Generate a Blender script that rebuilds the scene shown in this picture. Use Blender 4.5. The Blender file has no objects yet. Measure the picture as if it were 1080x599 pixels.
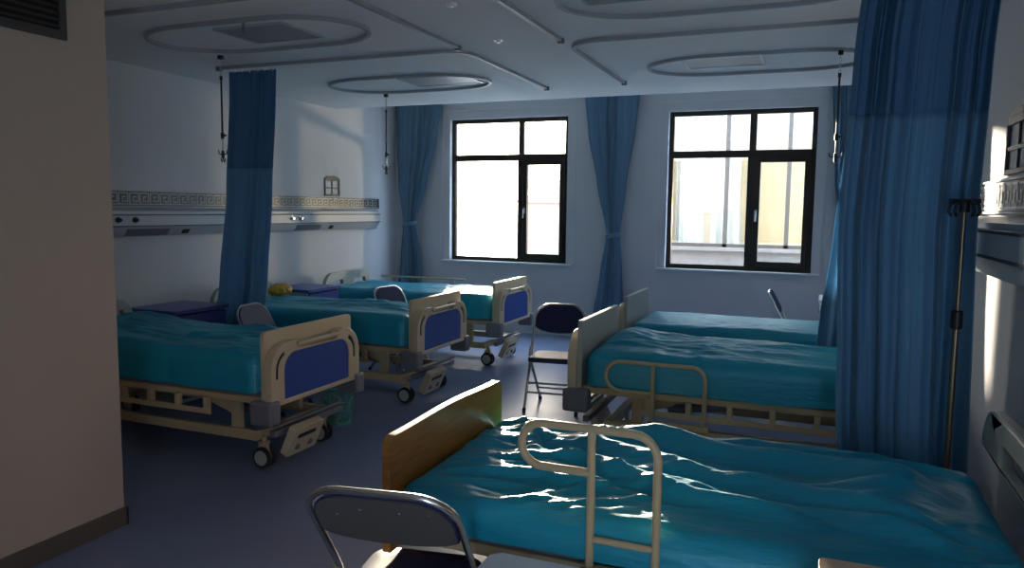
import bpy, bmesh, math, random
from mathutils import Vector, Matrix, noise
from math import sin, cos, pi, radians as R

random.seed(7)
S = bpy.context.scene
C = S.collection

# ------------------------------------------------------------------ materials
def lin(c):
    out = []
    for v in c:
        v = v / 255.0
        out.append(v / 12.92 if v <= 0.04045 else ((v + 0.055) / 1.055) ** 2.4)
    return (*out, 1.0)

def mat(name, rgb, rough=0.5, metal=0.0, spec=0.5, bump=0.0, bscale=60.0, bstretch=(1, 1, 1), var=0.0, vscale=6.0,
        coat=0.0, trans=0.0, sheen=0.0):
    m = bpy.data.materials.new(name)
    m.use_nodes = True
    nt = m.node_tree
    b = nt.nodes['Principled BSDF']
    col = lin(rgb)
    b.inputs['Base Color'].default_value = col
    b.inputs['Roughness'].default_value = rough
    b.inputs['Metallic'].default_value = metal
    b.inputs['Specular IOR Level'].default_value = spec
    b.inputs['Coat Weight'].default_value = coat
    b.inputs['Sheen Weight'].default_value = sheen
    tc = nt.nodes.new('ShaderNodeTexCoord')
    mp = nt.nodes.new('ShaderNodeMapping')
    mp.inputs['Scale'].default_value = bstretch
    nt.links.new(tc.outputs['Object'], mp.inputs['Vector'])
    if var > 0:
        n = nt.nodes.new('ShaderNodeTexNoise')
        n.inputs['Scale'].default_value = vscale
        n.inputs['Detail'].default_value = 5
        nt.links.new(mp.outputs[0], n.inputs['Vector'])
        r = nt.nodes.new('ShaderNodeValToRGB')
        r.color_ramp.elements[0].position = 0.3
        r.color_ramp.elements[1].position = 0.7
        r.color_ramp.elements[0].color = (*[c * (1 - var) for c in col[:3]], 1)
        r.color_ramp.elements[1].color = (*[min(1, c * (1 + var)) for c in col[:3]], 1)
        nt.links.new(n.outputs['Fac'], r.inputs['Fac'])
        nt.links.new(r.outputs['Color'], b.inputs['Base Color'])
    if bump > 0:
        n2 = nt.nodes.new('ShaderNodeTexNoise')
        n2.inputs['Scale'].default_value = bscale
        n2.inputs['Detail'].default_value = 4
        nt.links.new(mp.outputs[0], n2.inputs['Vector'])
        bp = nt.nodes.new('ShaderNodeBump')
        bp.inputs['Strength'].default_value = bump
        bp.inputs['Distance'].default_value = 0.01
        nt.links.new(n2.outputs['Fac'], bp.inputs['Height'])
        nt.links.new(bp.outputs['Normal'], b.inputs['Normal'])
    if trans > 0:
        t = nt.nodes.new('ShaderNodeBsdfTranslucent')
        t.inputs['Color'].default_value = col
        mx = nt.nodes.new('ShaderNodeMixShader')
        mx.inputs[0].default_value = trans
        out = nt.nodes['Material Output']
        nt.links.new(b.outputs[0], mx.inputs[1])
        nt.links.new(t.outputs[0], mx.inputs[2])
        nt.links.new(mx.outputs[0], out.inputs['Surface'])
    return m

def glass_mat(name, tint=(255, 255, 255), gloss=0.06):
    m = bpy.data.materials.new(name)
    m.use_nodes = True
    nt = m.node_tree
    nt.nodes.remove(nt.nodes['Principled BSDF'])
    t = nt.nodes.new('ShaderNodeBsdfTransparent')
    t.inputs['Color'].default_value = lin(tint)
    g = nt.nodes.new('ShaderNodeBsdfGlossy')
    g.inputs['Roughness'].default_value = 0.02
    mx = nt.nodes.new('ShaderNodeMixShader')
    mx.inputs[0].default_value = gloss
    nt.links.new(t.outputs[0], mx.inputs[1])
    nt.links.new(g.outputs[0], mx.inputs[2])
    nt.links.new(mx.outputs[0], nt.nodes['Material Output'].inputs['Surface'])
    return m

M = dict(
    wall=mat('wall_paint', (200, 202, 206), 0.75, bump=0.04, bscale=120, var=0.025, vscale=2.0),
    wall_warm=mat('wall_paint_partition', (176, 166, 154), 0.75, bump=0.04, bscale=120, var=0.03, vscale=2.0),
    ceiling=mat('ceiling_paint', (232, 233, 235), 0.85, bump=0.03, bscale=80),
    floor=mat('vinyl_floor', (128, 140, 172), 0.33, spec=0.5, bump=0.02, bscale=6, var=0.10, vscale=1.2),
    base_white=mat('skirting_white', (205, 207, 210), 0.5),
    base_dark=mat('skirting_dark', (92, 86, 80), 0.45),
    wframe=mat('bronze_window_frame', (42, 34, 28), 0.4, metal=0.2),
    glass=glass_mat('window_glass', gloss=0.05),
    far_glass=glass_mat('far_glass', (250, 252, 252), 0.10),
    alu=mat('aluminium', (150, 154, 160), 0.4, metal=0.6),
    rail=mat('rail_grey', (164, 168, 175), 0.55),
    chrome=mat('chrome', (205, 203, 198), 0.22, metal=1.0),
    cream=mat('cream_plastic', (206, 190, 160), 0.32, var=0.04, vscale=5),
    cream_metal=mat('cream_metal', (194, 174, 138), 0.35, spec=0.5),
    greyboard=mat('grey_board', (168, 172, 168), 0.4),
    blue_panel=mat('blue_laminate', (48, 78, 158), 0.35, var=0.05, vscale=4),
    grey_plastic=mat('grey_plastic', (116, 118, 128), 0.5),
    dark=mat('dark_plastic', (26, 25, 26), 0.5),
    brass=mat('stand_metal', (132, 116, 98), 0.35, metal=0.9),
    rubber=mat('rubber', (36, 36, 38), 0.65),
    sheet=mat('teal_satin_sheet', (8, 150, 178), 0.44, spec=1.0, bump=0.5, bscale=12, bstretch=(1, 3.6, 3.6)),
    curtain=mat('blue_curtain_cloth', (128, 172, 202), 0.8, trans=0.5, sheen=0.2, bump=0.05, bscale=200),
    curtain_mesh=mat('blue_curtain_mesh', (108, 152, 186), 0.85, trans=0.5, bump=0.15, bscale=400),
    wcurtain=mat('window_curtain_cloth', (104, 142, 168), 0.8, trans=0.2, sheen=0.2),
    wood=mat('honey_wood', (182, 122, 54), 0.35, var=0.18, vscale=7, bstretch=(1, 1, 9), coat=0.2),
    pale_wood=mat('pale_wood', (205, 178, 148), 0.4, var=0.06, vscale=9, bstretch=(1, 8, 1)),
    cab_blue=mat('cabinet_blue', (64, 74, 150), 0.4),
    cab_grey=mat('cabinet_grey', (170, 172, 166), 0.45),
    panel=mat('service_panel', (176, 182, 190), 0.4),
    panel_dark=mat('service_panel_seam', (62, 66, 74), 0.5),
    key_back=mat('meander_ground', (34, 34, 38), 0.4),
    key_line=mat('meander_line', (184, 184, 182), 0.35),
    lattice=mat('lattice_wood', (46, 48, 58), 0.5),
    chair_back=mat('chair_navy_vinyl', (46, 50, 84), 0.6, spec=0.15, bump=0.05, bscale=300),
    chair_shell=mat('chair_grey_shell', (92, 88, 84), 0.45),
    chair_seat=mat('chair_seat_vinyl', (46, 50, 78), 0.5, spec=0.3, bump=0.06, bscale=200),
    basket=mat('basket_green', (96, 160, 150), 0.5),
    white_plastic=mat('white_plastic', (244, 244, 248), 0.3),
    led=mat('light_diffuser', (150, 153, 158), 0.5),
    vent=mat('vent_metal', (62, 60, 58), 0.5),
    vent_dark=mat('vent_hollow', (14, 14, 14), 0.9),
    stone=mat('ledge_stone', (104, 92, 84), 0.7, var=0.12, vscale=3),
    facade=mat('facade_plaster', (196, 190, 186), 0.8, var=0.05, vscale=1),
    facade_pink=mat('annex_plaster', (158, 128, 112), 0.8, var=0.06, vscale=1),
    far_frame=mat('far_frame', (66, 54, 44), 0.6),
    far_cloth=mat('far_drape', (200, 188, 172), 0.8, trans=0.2),
    far_room=mat('far_room_wall', (216, 184, 140), 0.8),
    ground=mat('courtyard_paving', (186, 184, 178), 0.85, var=0.1, vscale=1),
    gold=mat('golden_cloth', (206, 164, 62), 0.4, bump=0.2, bscale=30),
    red=mat('red_tag', (180, 40, 36), 0.5),
)

M['sheet'].node_tree.nodes['Principled BSDF'].inputs['Specular Tint'].default_value = (.62, .88, 1.0, 1)

# ------------------------------------------------------------------ mesh builder
class MB:
    def __init__(self):
        self.v = []; self.f = []
    def add(self, verts, faces):
        o = len(self.v)
        self.v += [tuple(p) for p in verts]
        self.f += [[o + i for i in f] for f in faces]
        return self
    def box(self, x0, x1, y0, y1, z0, z1, rot=None, about=None):
        vs = [Vector((x, y, z)) for x in (x0, x1) for y in (y0, y1) for z in (z0, z1)]
        if rot is not None:
            c = Vector(about) if about else Vector(((x0 + x1) / 2, (y0 + y1) / 2, (z0 + z1) / 2))
            vs = [c + rot @ (p - c) for p in vs]
        return self.add(vs, [(0, 1, 3, 2), (4, 6, 7, 5), (0, 4, 5, 1), (2, 3, 7, 6), (0, 2, 6, 4), (1, 5, 7, 3)])
    def tube(self, pts, r, n=10, closed=False, rx=None):
        pts = [Vector(p) for p in pts]
        k = len(pts); vs = []; prev = None
        for i, p in enumerate(pts):
            if closed:
                t = pts[(i + 1) % k] - pts[i - 1]
            else:
                t = pts[min(i + 1, k - 1)] - pts[max(i - 1, 0)]
            t.normalize()
            if prev is None:
                a = Vector((0, 0, 1)) if abs(t.z) < 0.9 else Vector((1, 0, 0))
                u = (a - t * a.dot(t)).normalized()
            else:
                u = (prev - t * prev.dot(t)).normalized()
            prev = u
            w = t.cross(u)
            rr = r[i] if isinstance(r, (list, tuple)) else r
            for j in range(n):
                a = 2 * pi * j / n
                vs.append(p + u * (cos(a) * rr) + w * (sin(a) * (rx if rx else rr)))
        fs = []
        for i in range(k if closed else k - 1):
            i2 = (i + 1) % k
            for j in range(n):
                j2 = (j + 1) % n
                fs.append((i * n + j, i2 * n + j, i2 * n + j2, i * n + j2))
        if not closed:
            fs.append(tuple(range(n - 1, -1, -1)))
            fs.append(tuple((k - 1) * n + j for j in range(n)))
        return self.add(vs, fs)
    def lathe(self, prof, n=20, mtx=None, closed_ends=True):
        """prof: list of (radius, height) about local z"""
        vs = []; fs = []
        for (r, h) in prof:
            for j in range(n):
                a = 2 * pi * j / n
                p = Vector((r * cos(a), r * sin(a), h))
                vs.append(mtx @ p if mtx else p)
        for i in range(len(prof) - 1):
            for j in range(n):
                j2 = (j + 1) % n
                fs.append((i * n + j, i * n + j2, (i + 1) * n + j2, (i + 1) * n + j))
        if closed_ends:
            fs.append(tuple(range(n - 1, -1, -1)))
            fs.append(tuple((len(prof) - 1) * n + j for j in range(n)))
        return self.add(vs, fs)
    def plate(self, outer, holes=(), t0=0.0, t1=0.02, mtx=None):
        """polygon in (a,b) with holes, extruded from t0 to t1 along local third axis; mtx maps (a,b,t)->3D"""
        bm = bmesh.new()
        es = []
        for loop in [outer, *holes]:
            vv = [bm.verts.new((a, b, t0)) for a, b in loop]
            for i in range(len(vv)):
                es.append(bm.edges.new((vv[i], vv[(i + 1) % len(vv)])))
        bmesh.ops.triangle_fill(bm, use_beauty=True, use_dissolve=False, edges=es)
        g = bmesh.ops.extrude_face_region(bm, geom=bm.faces[:])
        for e in g['geom']:
            if isinstance(e, bmesh.types.BMVert):
                e.co.z = t1
        bmesh.ops.recalc_face_normals(bm, faces=bm.faces[:])
        bm.verts.index_update()
        vs = [(mtx @ v.co) if mtx else v.co.copy() for v in bm.verts]
        fs = [[v.index for v in f.verts] for f in bm.faces]
        bm.free()
        return self.add(vs, fs)
    def grid(self, rows, closed=False):
        n = len(rows[0]); vs = [p for r in rows for p in r]; fs = []
        for i in range(len(rows) - 1):
            for j in range(n if closed else n - 1):
                j2 = (j + 1) % n
                fs.append((i * n + j, i * n + j2, (i + 1) * n + j2, (i + 1) * n + j))
        return self.add(vs, fs)

def obj(name, mb, m, parent=None, bevel=0.0, angle=35, solid=0.0, seg=2, label=None):
    me = bpy.data.meshes.new(name)
    me.from_pydata(mb.v, [], mb.f)
    me.validate()
    bm = bmesh.new(); bm.from_mesh(me)
    bmesh.ops.recalc_face_normals(bm, faces=bm.faces[:])
    bm.to_mesh(me); bm.free()
    me.polygons.foreach_set('use_smooth', [True] * len(me.polygons))
    me.set_sharp_from_angle(angle=R(angle))
    me.materials.append(m)
    o = bpy.data.objects.new(name, me)
    C.objects.link(o)
    if parent is not None:
        o.parent = parent
    if solid:
        s = o.modifiers.new('solid', 'SOLIDIFY'); s.thickness = solid; s.offset = 0
    if bevel:
        b = o.modifiers.new('bevel', 'BEVEL'); b.width = bevel; b.segments = seg
        b.limit_method = 'ANGLE'; b.angle_limit = R(40)
    if label:
        o['label'] = label
    return o

def thing(name, label, cat, loc=(0, 0, 0), rz=0.0, group=None):
    o = bpy.data.objects.new(name, None)
    o.empty_display_size = 0.1
    C.objects.link(o)
    o.location = loc; o.rotation_euler = (0, 0, rz)
    tag(o, label, cat, group)
    return o

def tag(o, label, cat, group=None):
    o['label'] = label; o['category'] = cat
    if group: o['group'] = group
    return o

def struct(name, mb, m, parent=None, bevel=0.0):
    o = obj(name, mb, m, parent, bevel)
    if parent is None: o['kind'] = 'structure'
    return o

def dup(root, loc, rz, label, group=None):
    r = root.copy(); C.objects.link(r)
    r.location = loc; r.rotation_euler = (0, 0, rz); r['label'] = label
    if group: r['group'] = group
    for ch in list(root.children):
        c = ch.copy(); C.objects.link(c); c.parent = r
        for g in list(ch.children):
            d = g.copy(); C.objects.link(d); d.parent = c
    return r

def arc(cx, cy, r, a0, a1, n=8, ry=None):
    return [(cx + r * cos(R(a0 + (a1 - a0) * i / n)), cy + (ry or r) * sin(R(a0 + (a1 - a0) * i / n))) for i in range(n + 1)]

def rrect(x0, x1, y0, y1, r, n=6):
    return arc(x1 - r, y0 + r, r, -90, 0, n) + arc(x1 - r, y1 - r, r, 0, 90, n) + arc(x0 + r, y1 - r, r, 90, 180, n) + arc(x0 + r, y0 + r, r, 180, 270, n)

YZ = Matrix(((0, 0, 1, 0), (1, 0, 0, 0), (0, 1, 0, 0), (0, 0, 0, 1)))      # (a,b,t) -> (t,a,b)
XZ = Matrix(((1, 0, 0, 0), (0, 0, 1, 0), (0, 1, 0, 0), (0, 0, 0, 1)))      # (a,b,t) -> (a,t,b)

# ------------------------------------------------------------------ room
XL, XR, YB, ZC = -5.60, 0.72, 9.40, 2.86
YF = -1.6
PX, PY = -3.265, 2.755        # corner of the partition block
W1 = (-4.74, -3.05); W2 = (-1.76, -0.07); WZ = (0.95, 2.86)
YE = 7.98                     # end of the dropped ceiling
ZT = 3.30

mb = MB().box(XL - .2, XR + .2, YF - .2, YB + .2, -0.12, 0.0)
struct('floor', mb, M['floor'])
mb = MB().box(XL - .2, XR + .2, YF - .2, YE, ZC, ZC + 0.10).box(XL - .2, XR + .2, YE - .06, YE, ZC + .10, ZT)
struct('ceiling', mb, M['ceiling'])
mb = MB().box(XL - .2, XR + .2, YE - .06, YB + .25, ZT, ZT + .12)
struct('ceiling_upper', mb, M['ceiling'])
# back wall with two openings
mb = MB()
t0, t1 = YB, YB + 0.24
for x0, x1 in ((XL - .2, W1[0]), (W1[1], W2[0]), (W2[1], XR + .2)):
    mb.box(x0, x1, t0, t1, 0, ZT)
for w in (W1, W2):
    mb.box(w[0], w[1], t0, t1, 0, WZ[0])
    mb.box(w[0], w[1], t0, t1, WZ[1], ZT)
struct('wall_back', mb, M['wall'])
struct('wall_left', MB().box(XL - .2, XL, YF - .2, YB, 0, ZT), M['wall'])
struct('wall_right', MB().box(XR, XR + .2, YF - .2, YB, 0, ZT), M['wall'])
struct('wall_partition', MB().box(XL, PX, YF, PY, 0, ZC), M['wall_warm'])
# wall behind the camera with an unseen doorway added to let in fill light
DX0, DX1, DZ0, DZ = 0.26, XR - .02, 0.0, 2.05
mb = MB().box(PX, DX0, YF - .2, YF, 0, ZC).box(DX1, XR, YF - .2, YF, 0, ZC).box(DX0, DX1, YF - .2, YF, DZ, ZC)
struct('wall_front', mb, M['wall_warm'])
struct('baseboard_partition', MB().box(PX, PX + .014, YF, PY + .014, 0, .098).box(XL, PX + .014, PY, PY + .014, 0, .098), M['base_dark'], bevel=.003)
struct('baseboard_back', MB().box(XL, XR, YB - .014, YB, 0, .11), M['base_white'], bevel=.003)
struct('baseboard_left', MB().box(XL, XL + .014, PY + .014, YB - .014, 0, .11), M['base_white'], bevel=.003)
struct('baseboard_right', MB().box(XR - .014, XR, YF, YB - .014, 0, .11), M['base_white'], bevel=.003)

def window(n, x0, x1, mull0, mull1):
    z0, z1 = WZ
    yf0, yf1 = YB + .07, YB + .13
    root = bpy.data.objects.new('window_%d' % n, None); C.objects.link(root); root['kind'] = 'structure'
    b = .055
    tz0, tz1 = 2.30, 2.385
    fr = MB()
    fr.box(x0, x0 + b, yf0, yf1, z0, z1).box(x1 - b, x1, yf0, yf1, z0, z1)
    fr.box(x0 + b, x1 - b, yf0, yf1, z0, z0 + b).box(x0 + b, x1 - b, yf0, yf1, z1 - b, z1)
    fr.box(x0 + b, x1 - b, yf0, yf1, tz0, tz1)
    fr.box(mull0, mull1, yf0, yf1, tz1, z1 - b)
    fr.box(mull0 - .01, mull1, yf0, yf1, z0 + b, tz0)
    obj('window_frame', fr, M['wframe'], root, bevel=.004)
    sh = MB()
    sx0, sx1, sz0, sz1, sb = mull1, x1 - b, z0 + b, tz0, .062
    ys0, ys1 = yf0 - .025, yf1 - .02
    sh.box(sx0, sx0 + sb, ys0, ys1, sz0, sz1).box(sx1 - sb, sx1, ys0, ys1, sz0, sz1)
    sh.box(sx0 + sb, sx1 - sb, ys0, ys1, sz0, sz0 + sb).box(sx0 + sb, sx1 - sb, ys0, ys1, sz1 - sb, sz1)
    s = obj('casement_sash', sh, M['wframe'], root, bevel=.004)
    h = MB().box(mull1 + .012, mull1 + .04, ys0 - .018, ys0, 1.60, 1.68).tube([(mull1 + .026, ys0 - .02, 1.65), (mull1 + .026, ys0 - .045, 1.65), (mull1 + .026, ys0 - .05, 1.54)], .009, 8)
    obj('window_handle', h, M['alu'], s)
    yg = (yf0 + yf1) / 2
    for a0, a1, c0, c1, par in ((x0 + b, mull0 - .01, z0 + b, tz0, root), (x0 + b, mull0, tz1, z1 - b, root), (mull1, x1 - b, tz1, z1 - b, root), (sx0 + sb, sx1 - sb, sz0 + sb, sz1 - sb, s)):
        obj('window_pane', MB().box(a0, a1, yg - .003, yg + .003, c0, c1), M['glass'], par)
    # sill and casing moulding
    obj('window_sill', MB().box(x0 - .10, x1 + .10, YB - .05, YB + .07, z0 - .03, z0), M['base_white'], root, bevel=.006)
    c = MB(); w, o = .018, .12
    c.box(x0 - o, x0 - o + w, YB - .008, YB, z0, z1 + o).box(x1 + o - w, x1 + o, YB - .008, YB, z0, z1 + o).box(x0 - o, x1 + o, YB - .008, YB, z1 + o - w, z1 + o)
    obj('window_casing', c, M['base_white'], root, bevel=.003)
window(1, W1[0], W1[1], -3.755, -3.685)
window(2, W2[0], W2[1], -0.815, -0.735)

# air vent on the partition
vt = thing('air_vent', 'dark slatted air vent high on the near partition wall', 'vent', (PX, 1.9, 2.40))
vx = .018
y0, y1, z1v = -.75, .64, .40
fr = MB().box(0, vx, y1 - .035, y1, 0, z1v).box(0, vx, y0, y0 + .035, 0, z1v).box(0, vx, y0 + .035, y1 - .035, 0, .04).box(0, vx, y0 + .035, y1 - .035, z1v - .04, z1v)
obj('vent_frame', fr, M['vent'], vt, bevel=.003)
obj('vent_backing', MB().box(0.0005, .003, y0 + .03, y1 - .03, .03, z1v - .03), M['vent_dark'], vt)
sl = MB()
for i in range(11):
    z = .055 + i * .029
    sl.box(.004, .016, y0 + .035, y1 - .035, z - .002, z + .004, rot=Matrix.Rotation(R(-30), 3, 'Y'))
obj('louvre_slats', sl, M['vent'], vt)

# ------------------------------------------------------------------ Greek key border and service rails
def key_border(name, xw, sgn, y0, y1, zb, h, label):
    t = thing(name, label, 'wall border', (xw + sgn * .001, (y0 + y1) / 2, zb))
    L = y1 - y0
    g = MB().box(min(0, sgn * .012), max(0, sgn * .012), -L / 2, L / 2, -.010, h + .010)
    obj('border_board', g, M['key_back'], t, bevel=.003)
    e = MB().box(0, sgn * .018, -L / 2, L / 2, h + .010, h + .022).box(0, sgn * .018, -L / 2, L / 2, -.022, -.010)
    obj('edge_moulding', e, M['panel'], t, bevel=.003)
    k = MB(); p = 0.111; n = int(L / p); w = .0088
    d0, d1 = sgn * .012, sgn * .0145
    for i in range(n):
        a = -L / 2 + i * p + .006
        u = p / 6.0; q = h / 6.6
        def seg(u0, q0, u1, q1):
            k.box(min(d0, d1), max(d0, d1), a + min(u0, u1) * u - w / 2, a + max(u0, u1) * u + w / 2, q * (min(q0, q1) + .3) - w / 2, q * (max(q0, q1) + .3) + w / 2)
        seg(0, 0, 0, 6); seg(0, 6, 5, 6); seg(5, 6, 5, 1.5); seg(5, 1.5, 2, 1.5); seg(2, 1.5, 2, 4); seg(2, 4, 3.4, 4); seg(0, 0, 6, 0)
    obj('meander_relief', k, M['key_line'], t)
    return t
key_border('key_pattern_border', XL, 1, 3.0, 8.94, 1.655, .105, 'dark key pattern border strip along the left wall above the service rail')
key_border('key_pattern_border', XR, -1, 0.8, 7.2, 1.675, .105, 'dark key pattern border strip on the right wall behind the drip stand')

def service_rail(xw, sgn, y0, y1, dz, label, outs):
    t = thing('service_rail', label, 'bedhead service rail', (xw, 0, dz))
    prof = [(0, 1.375), (.045, 1.375), (.105, 1.455), (.115, 1.47), (.115, 1.565), (.095, 1.575), (.095, 1.60), (.04, 1.625), (0, 1.625)]
    rows = [[(sgn * a, y, b) for a, b in prof] for y in (y0, y1)]
    b = MB().grid(rows)
    n = len(prof)
    b.f.append(list(range(n))); b.f.append(list(range(n, 2 * n)))
    obj('rail_body', b, M['panel'], t, angle=20)
    m = MB().box(min(0, sgn * .1185), max(0, sgn * .1185), y0, y1, 1.462, 1.474).box(min(0, sgn * .1185), max(0, sgn * .1185), y0, y1, 1.560, 1.571)
    obj('seam_strip', m, M['panel_dark'], t)
    ang = math.atan2(.08, .06)
    def onslope(yc, w, hh, thick, name, mm):
        # plate lying on the sloped underside
        c = Vector((.075, 1.415)); d = Vector((.06, .08)).normalized(); nn = Vector((d.y, -d.x))
        pts = []
        for s1 in (-hh / 2, hh / 2):
            for tt in (-.002, thick):
                q = c + d * s1 + nn * tt
                for y in (yc - w / 2, yc + w / 2):
                    pts.append((sgn * q.x, y, q.y))
        obj(name, MB().add(pts, [(0, 1, 3, 2), (4, 6, 7, 5), (0, 4, 5, 1), (2, 3, 7, 6), (0, 2, 6, 4), (1, 5, 7, 3)]), mm, t)
    for kind, yc in outs:
        if kind == 'lamp': onslope(yc, .46, .075, .004, 'reading_lamp', M['grey_plastic'])
        elif kind == 'socket':
            onslope(yc, .20, .085, .003, 'socket_plate', M['panel'])
            onslope(yc, .085, .05, .006, 'power_socket', M['dark'])
        else:
            mtx = Matrix.Translation((sgn * .115, yc, 1.523)) @ Matrix.Rotation(sgn * pi / 2, 4, 'Y')
            g = MB().lathe([(.026, 0), (.026, .008), (.016, .01), (.016, .035), (.011, .04)], 14, mtx)
            obj('gas_outlet', g, M['chrome'] if kind == 'gas' else M['dark'], t)
    return t
service_rail(XL, 1, 3.0, 8.80, 0, 'grey bedhead service rail along the left wall behind three beds',
             [('gasd', 4.68), ('gasd', 4.85), ('lamp', 5.02), ('socket', 5.45), ('gas', 6.95), ('gas', 7.10), ('lamp', 7.30), ('socket', 7.74), ('gas', 3.3)])
service_rail(XR, -1, 0.9, 7.2, 0.02, 'grey bedhead service rail along the right wall behind the drip stand',
             [('gasd', 1.75), ('gasd', 1.95), ('lamp', 2.35), ('socket', 2.85), ('lamp', 4.6), ('socket', 5.1), ('lamp', 6.6)])

def lattice(xw, sgn, y0, y1, z0, z1, label):
    t = thing('wall_lattice', label, 'wall lattice', (xw, (y0 + y1) / 2, z0))
    w = y1 - y0; h = z1 - z0
    b = MB(); bw = .022
    d = (min(sgn * .001, sgn * .014), max(sgn * .001, sgn * .014))
    b.box(*d, -w / 2, -w / 2 + bw, 0, h).box(*d, w / 2 - bw, w / 2, 0, h)
    b.box(*d, -w / 2 + bw, w / 2 - bw, 0, bw).box(*d, -w / 2 + bw, w / 2 - bw, h - bw * 1.5, h)
    obj('lattice_frame', b, M['lattice'], t, bevel=.002)
    c = MB()
    d2 = (min(sgn * .001, sgn * .010), max(sgn * .001, sgn * .010))
    c.box(*d2, -.008, .008, bw, h - bw).box(*d2, -w / 2 + bw, -.008, h * .45 - .008, h * .45 + .008).box(*d2, .008, w / 2 - bw, h * .45 - .008, h * .45 + .008)
    obj('lattice_bars', c, M['lattice'], t)
    cr = MB().plate([(-w / 2 + .02, h), (w / 2 - .02, h), (w / 2 - .05, h + .02), (.03, h + .028), (-w / 2 + .05, h + .02)], (), *d, mtx=YZ)
    obj('lattice_crest', cr, M['lattice'], t)
lattice(XL, 1, 7.72, 8.03, 1.79, 2.01, 'small dark lattice plaque on the left wall above the border')
lattice(XR, -1, 3.36, 3.75, 1.815, 2.05, 'dark lattice plaque on the right wall above the border')

# ------------------------------------------------------------------ ceiling rails, lights
zr = ZC - .022
def rail(label, pts, group='curtain rails', name='curtain_rail', closed=False):
    t = thing(name, label, 'ceiling rail', (0, 0, 0), 0, group)
    base = Vector((pts[0][0], pts[0][1], ZC)); t.location = base
    P = [(p[0] - base.x, p[1] - base.y) for p in pts]
    n = len(P); rows = []
    pr = [(-.014, 0), (-.014, -.026), (.014, -.026), (.014, 0)]
    for i in range(n):
        a = Vector(P[(i + 1) % n] if closed or i < n - 1 else P[i]); b = Vector(P[i - 1] if closed or i > 0 else P[i])
        d = (a - b).normalized(); nn = Vector((-d.y, d.x))
        rows.append([(P[i][0] + nn.x * q[0], P[i][1] + nn.y * q[0], q[1]) for q in pr])
    if closed: rows.append(rows[0])
    b = MB().grid(rows)
    if not closed:
        b.f.append([0, 1, 2, 3]); k = len(rows) * 4; b.f.append([k - 4, k - 3, k - 2, k - 1])
    obj('rail_track', b, M['rail'], t, angle=30)
    for i in ([] if closed else [0, n - 1]):
        c = MB().box(P[i][0] - .022, P[i][0] + .022, P[i][1] - .022, P[i][1] + .022, -.037, 0)
        obj('rail_bracket', c, M['grey_plastic'], t, bevel=.004)
    return t

def lrail(xe, yd, xc, yend, r=.22):
    """divider run at y=yd from xe to corner at xc, then along +y to yend"""
    s = 1 if xc > xe else -1
    pts = [(xe, yd)]
    cx, cy = xc - s * r, yd + r
    for i in range(11):
        a = -90 + 90 * i / 10
        pts.append((cx + s * r * cos(R(a)), cy + r * sin(R(a))))
    pts.append((xc, yend))
    return pts
rail('grey curtain rail bending around the nearest left bed', lrail(-5.55, 3.58, -2.56, 5.20))
rail('grey curtain rail bending around the middle left bed', lrail(-4.92, 5.29, -2.56, 7.18))
rail('grey curtain rail bending around the farthest right bed', lrail(.60, 5.30, -1.76, 7.10, .26))
rail('grey curtain rail bending around the middle right bed', lrail(.66, 3.62, -1.76, 5.22, .26))

def oval(x0, x1, yc, hw, n=14):
    pts = arc(x1 - hw * 1.35, yc, hw * 1.35, -90, 90, n, ry=hw) + arc(x0 + hw * 1.35, yc, hw * 1.35, 90, 270, n, ry=hw)
    return pts
rail('oval drip rail on the ceiling over the nearest left bed', oval(-4.63, -2.87, 4.39, .40), 'oval drip rails', 'drip_rail', True)
rail('oval drip rail on the ceiling over the middle left bed', oval(-4.60, -2.92, 6.56, .41), 'oval drip rails', 'drip_rail', True)
rail('oval drip rail on the ceiling over the farthest right bed', oval(-1.40, .34, 6.53, .41), 'oval drip rails', 'drip_rail', True)
rail('oval drip rail at the top edge over the middle right bed', oval(-1.48, .30, 4.36, .41), 'oval drip rails', 'drip_rail', True)

def drip_hanger(x, y, label):
    t = thing('drip_hanger', label, 'drip hanger', (x, y, ZC - .032), 0, 'hanging drip rods')
    obj('rail_slider', MB().box(-.018, .018, -.018, .018, -.03, 0), M['dark'], t, bevel=.004)
    ch = MB()
    for i in range(6):
        z = -.04 - i * .022
        pts = [(.007 * cos(a) if i % 2 else 0, 0 if i % 2 else .007 * cos(a), z + .013 * sin(a)) for a in [2 * pi * k / 10 for k in range(10)]]
        ch.tube(pts, .0025, 6, closed=True)
    obj('chain', ch, M['chrome'], t)
    obj('upper_rod', MB().tube([(0, 0, -.165), (0, 0, -.60)], .0075, 10).tube([(0, 0, -.16), (0, 0, -.19)], .012, 10), M['dark'], t)
    obj('inner_rod', MB().tube([(0, 0, -.56), (0, 0, -.76)], .006, 10), M['chrome'], t)
    obj('clamp_knob', MB().tube([(0, 0, -.60), (0, 0, -.645)], .014, 12).tube([(.01, 0, -.62), (.035, 0, -.62)], .008, 8), M['dark'], t)
    h = MB().tube([(0, 0, -.74), (0, 0, -.80)], .012, 10)
    for s in (-1, 1):
        h.tube([(0, 0, -.755), (s * .025, 0, -.77), (s * .04, 0, -.76), (s * .045, 0, -.735)], .004, 8)
        h.tube([(0, 0, -.80), (0, s * .012, -.83), (0, s * .02, -.82), (0, s * .022, -.80)], .004, 8)
    obj('hook', h, M['dark'], t)
drip_hanger(-4.42, 4.77, 'thin metal drip rod hanging left of the tall left cubicle curtain')
drip_hanger(-4.24, 6.93, 'thin metal drip rod hanging between left curtain and sunny window')
drip_hanger(.085, 6.12, 'thin metal drip rod hanging beside the right hand window')

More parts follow.
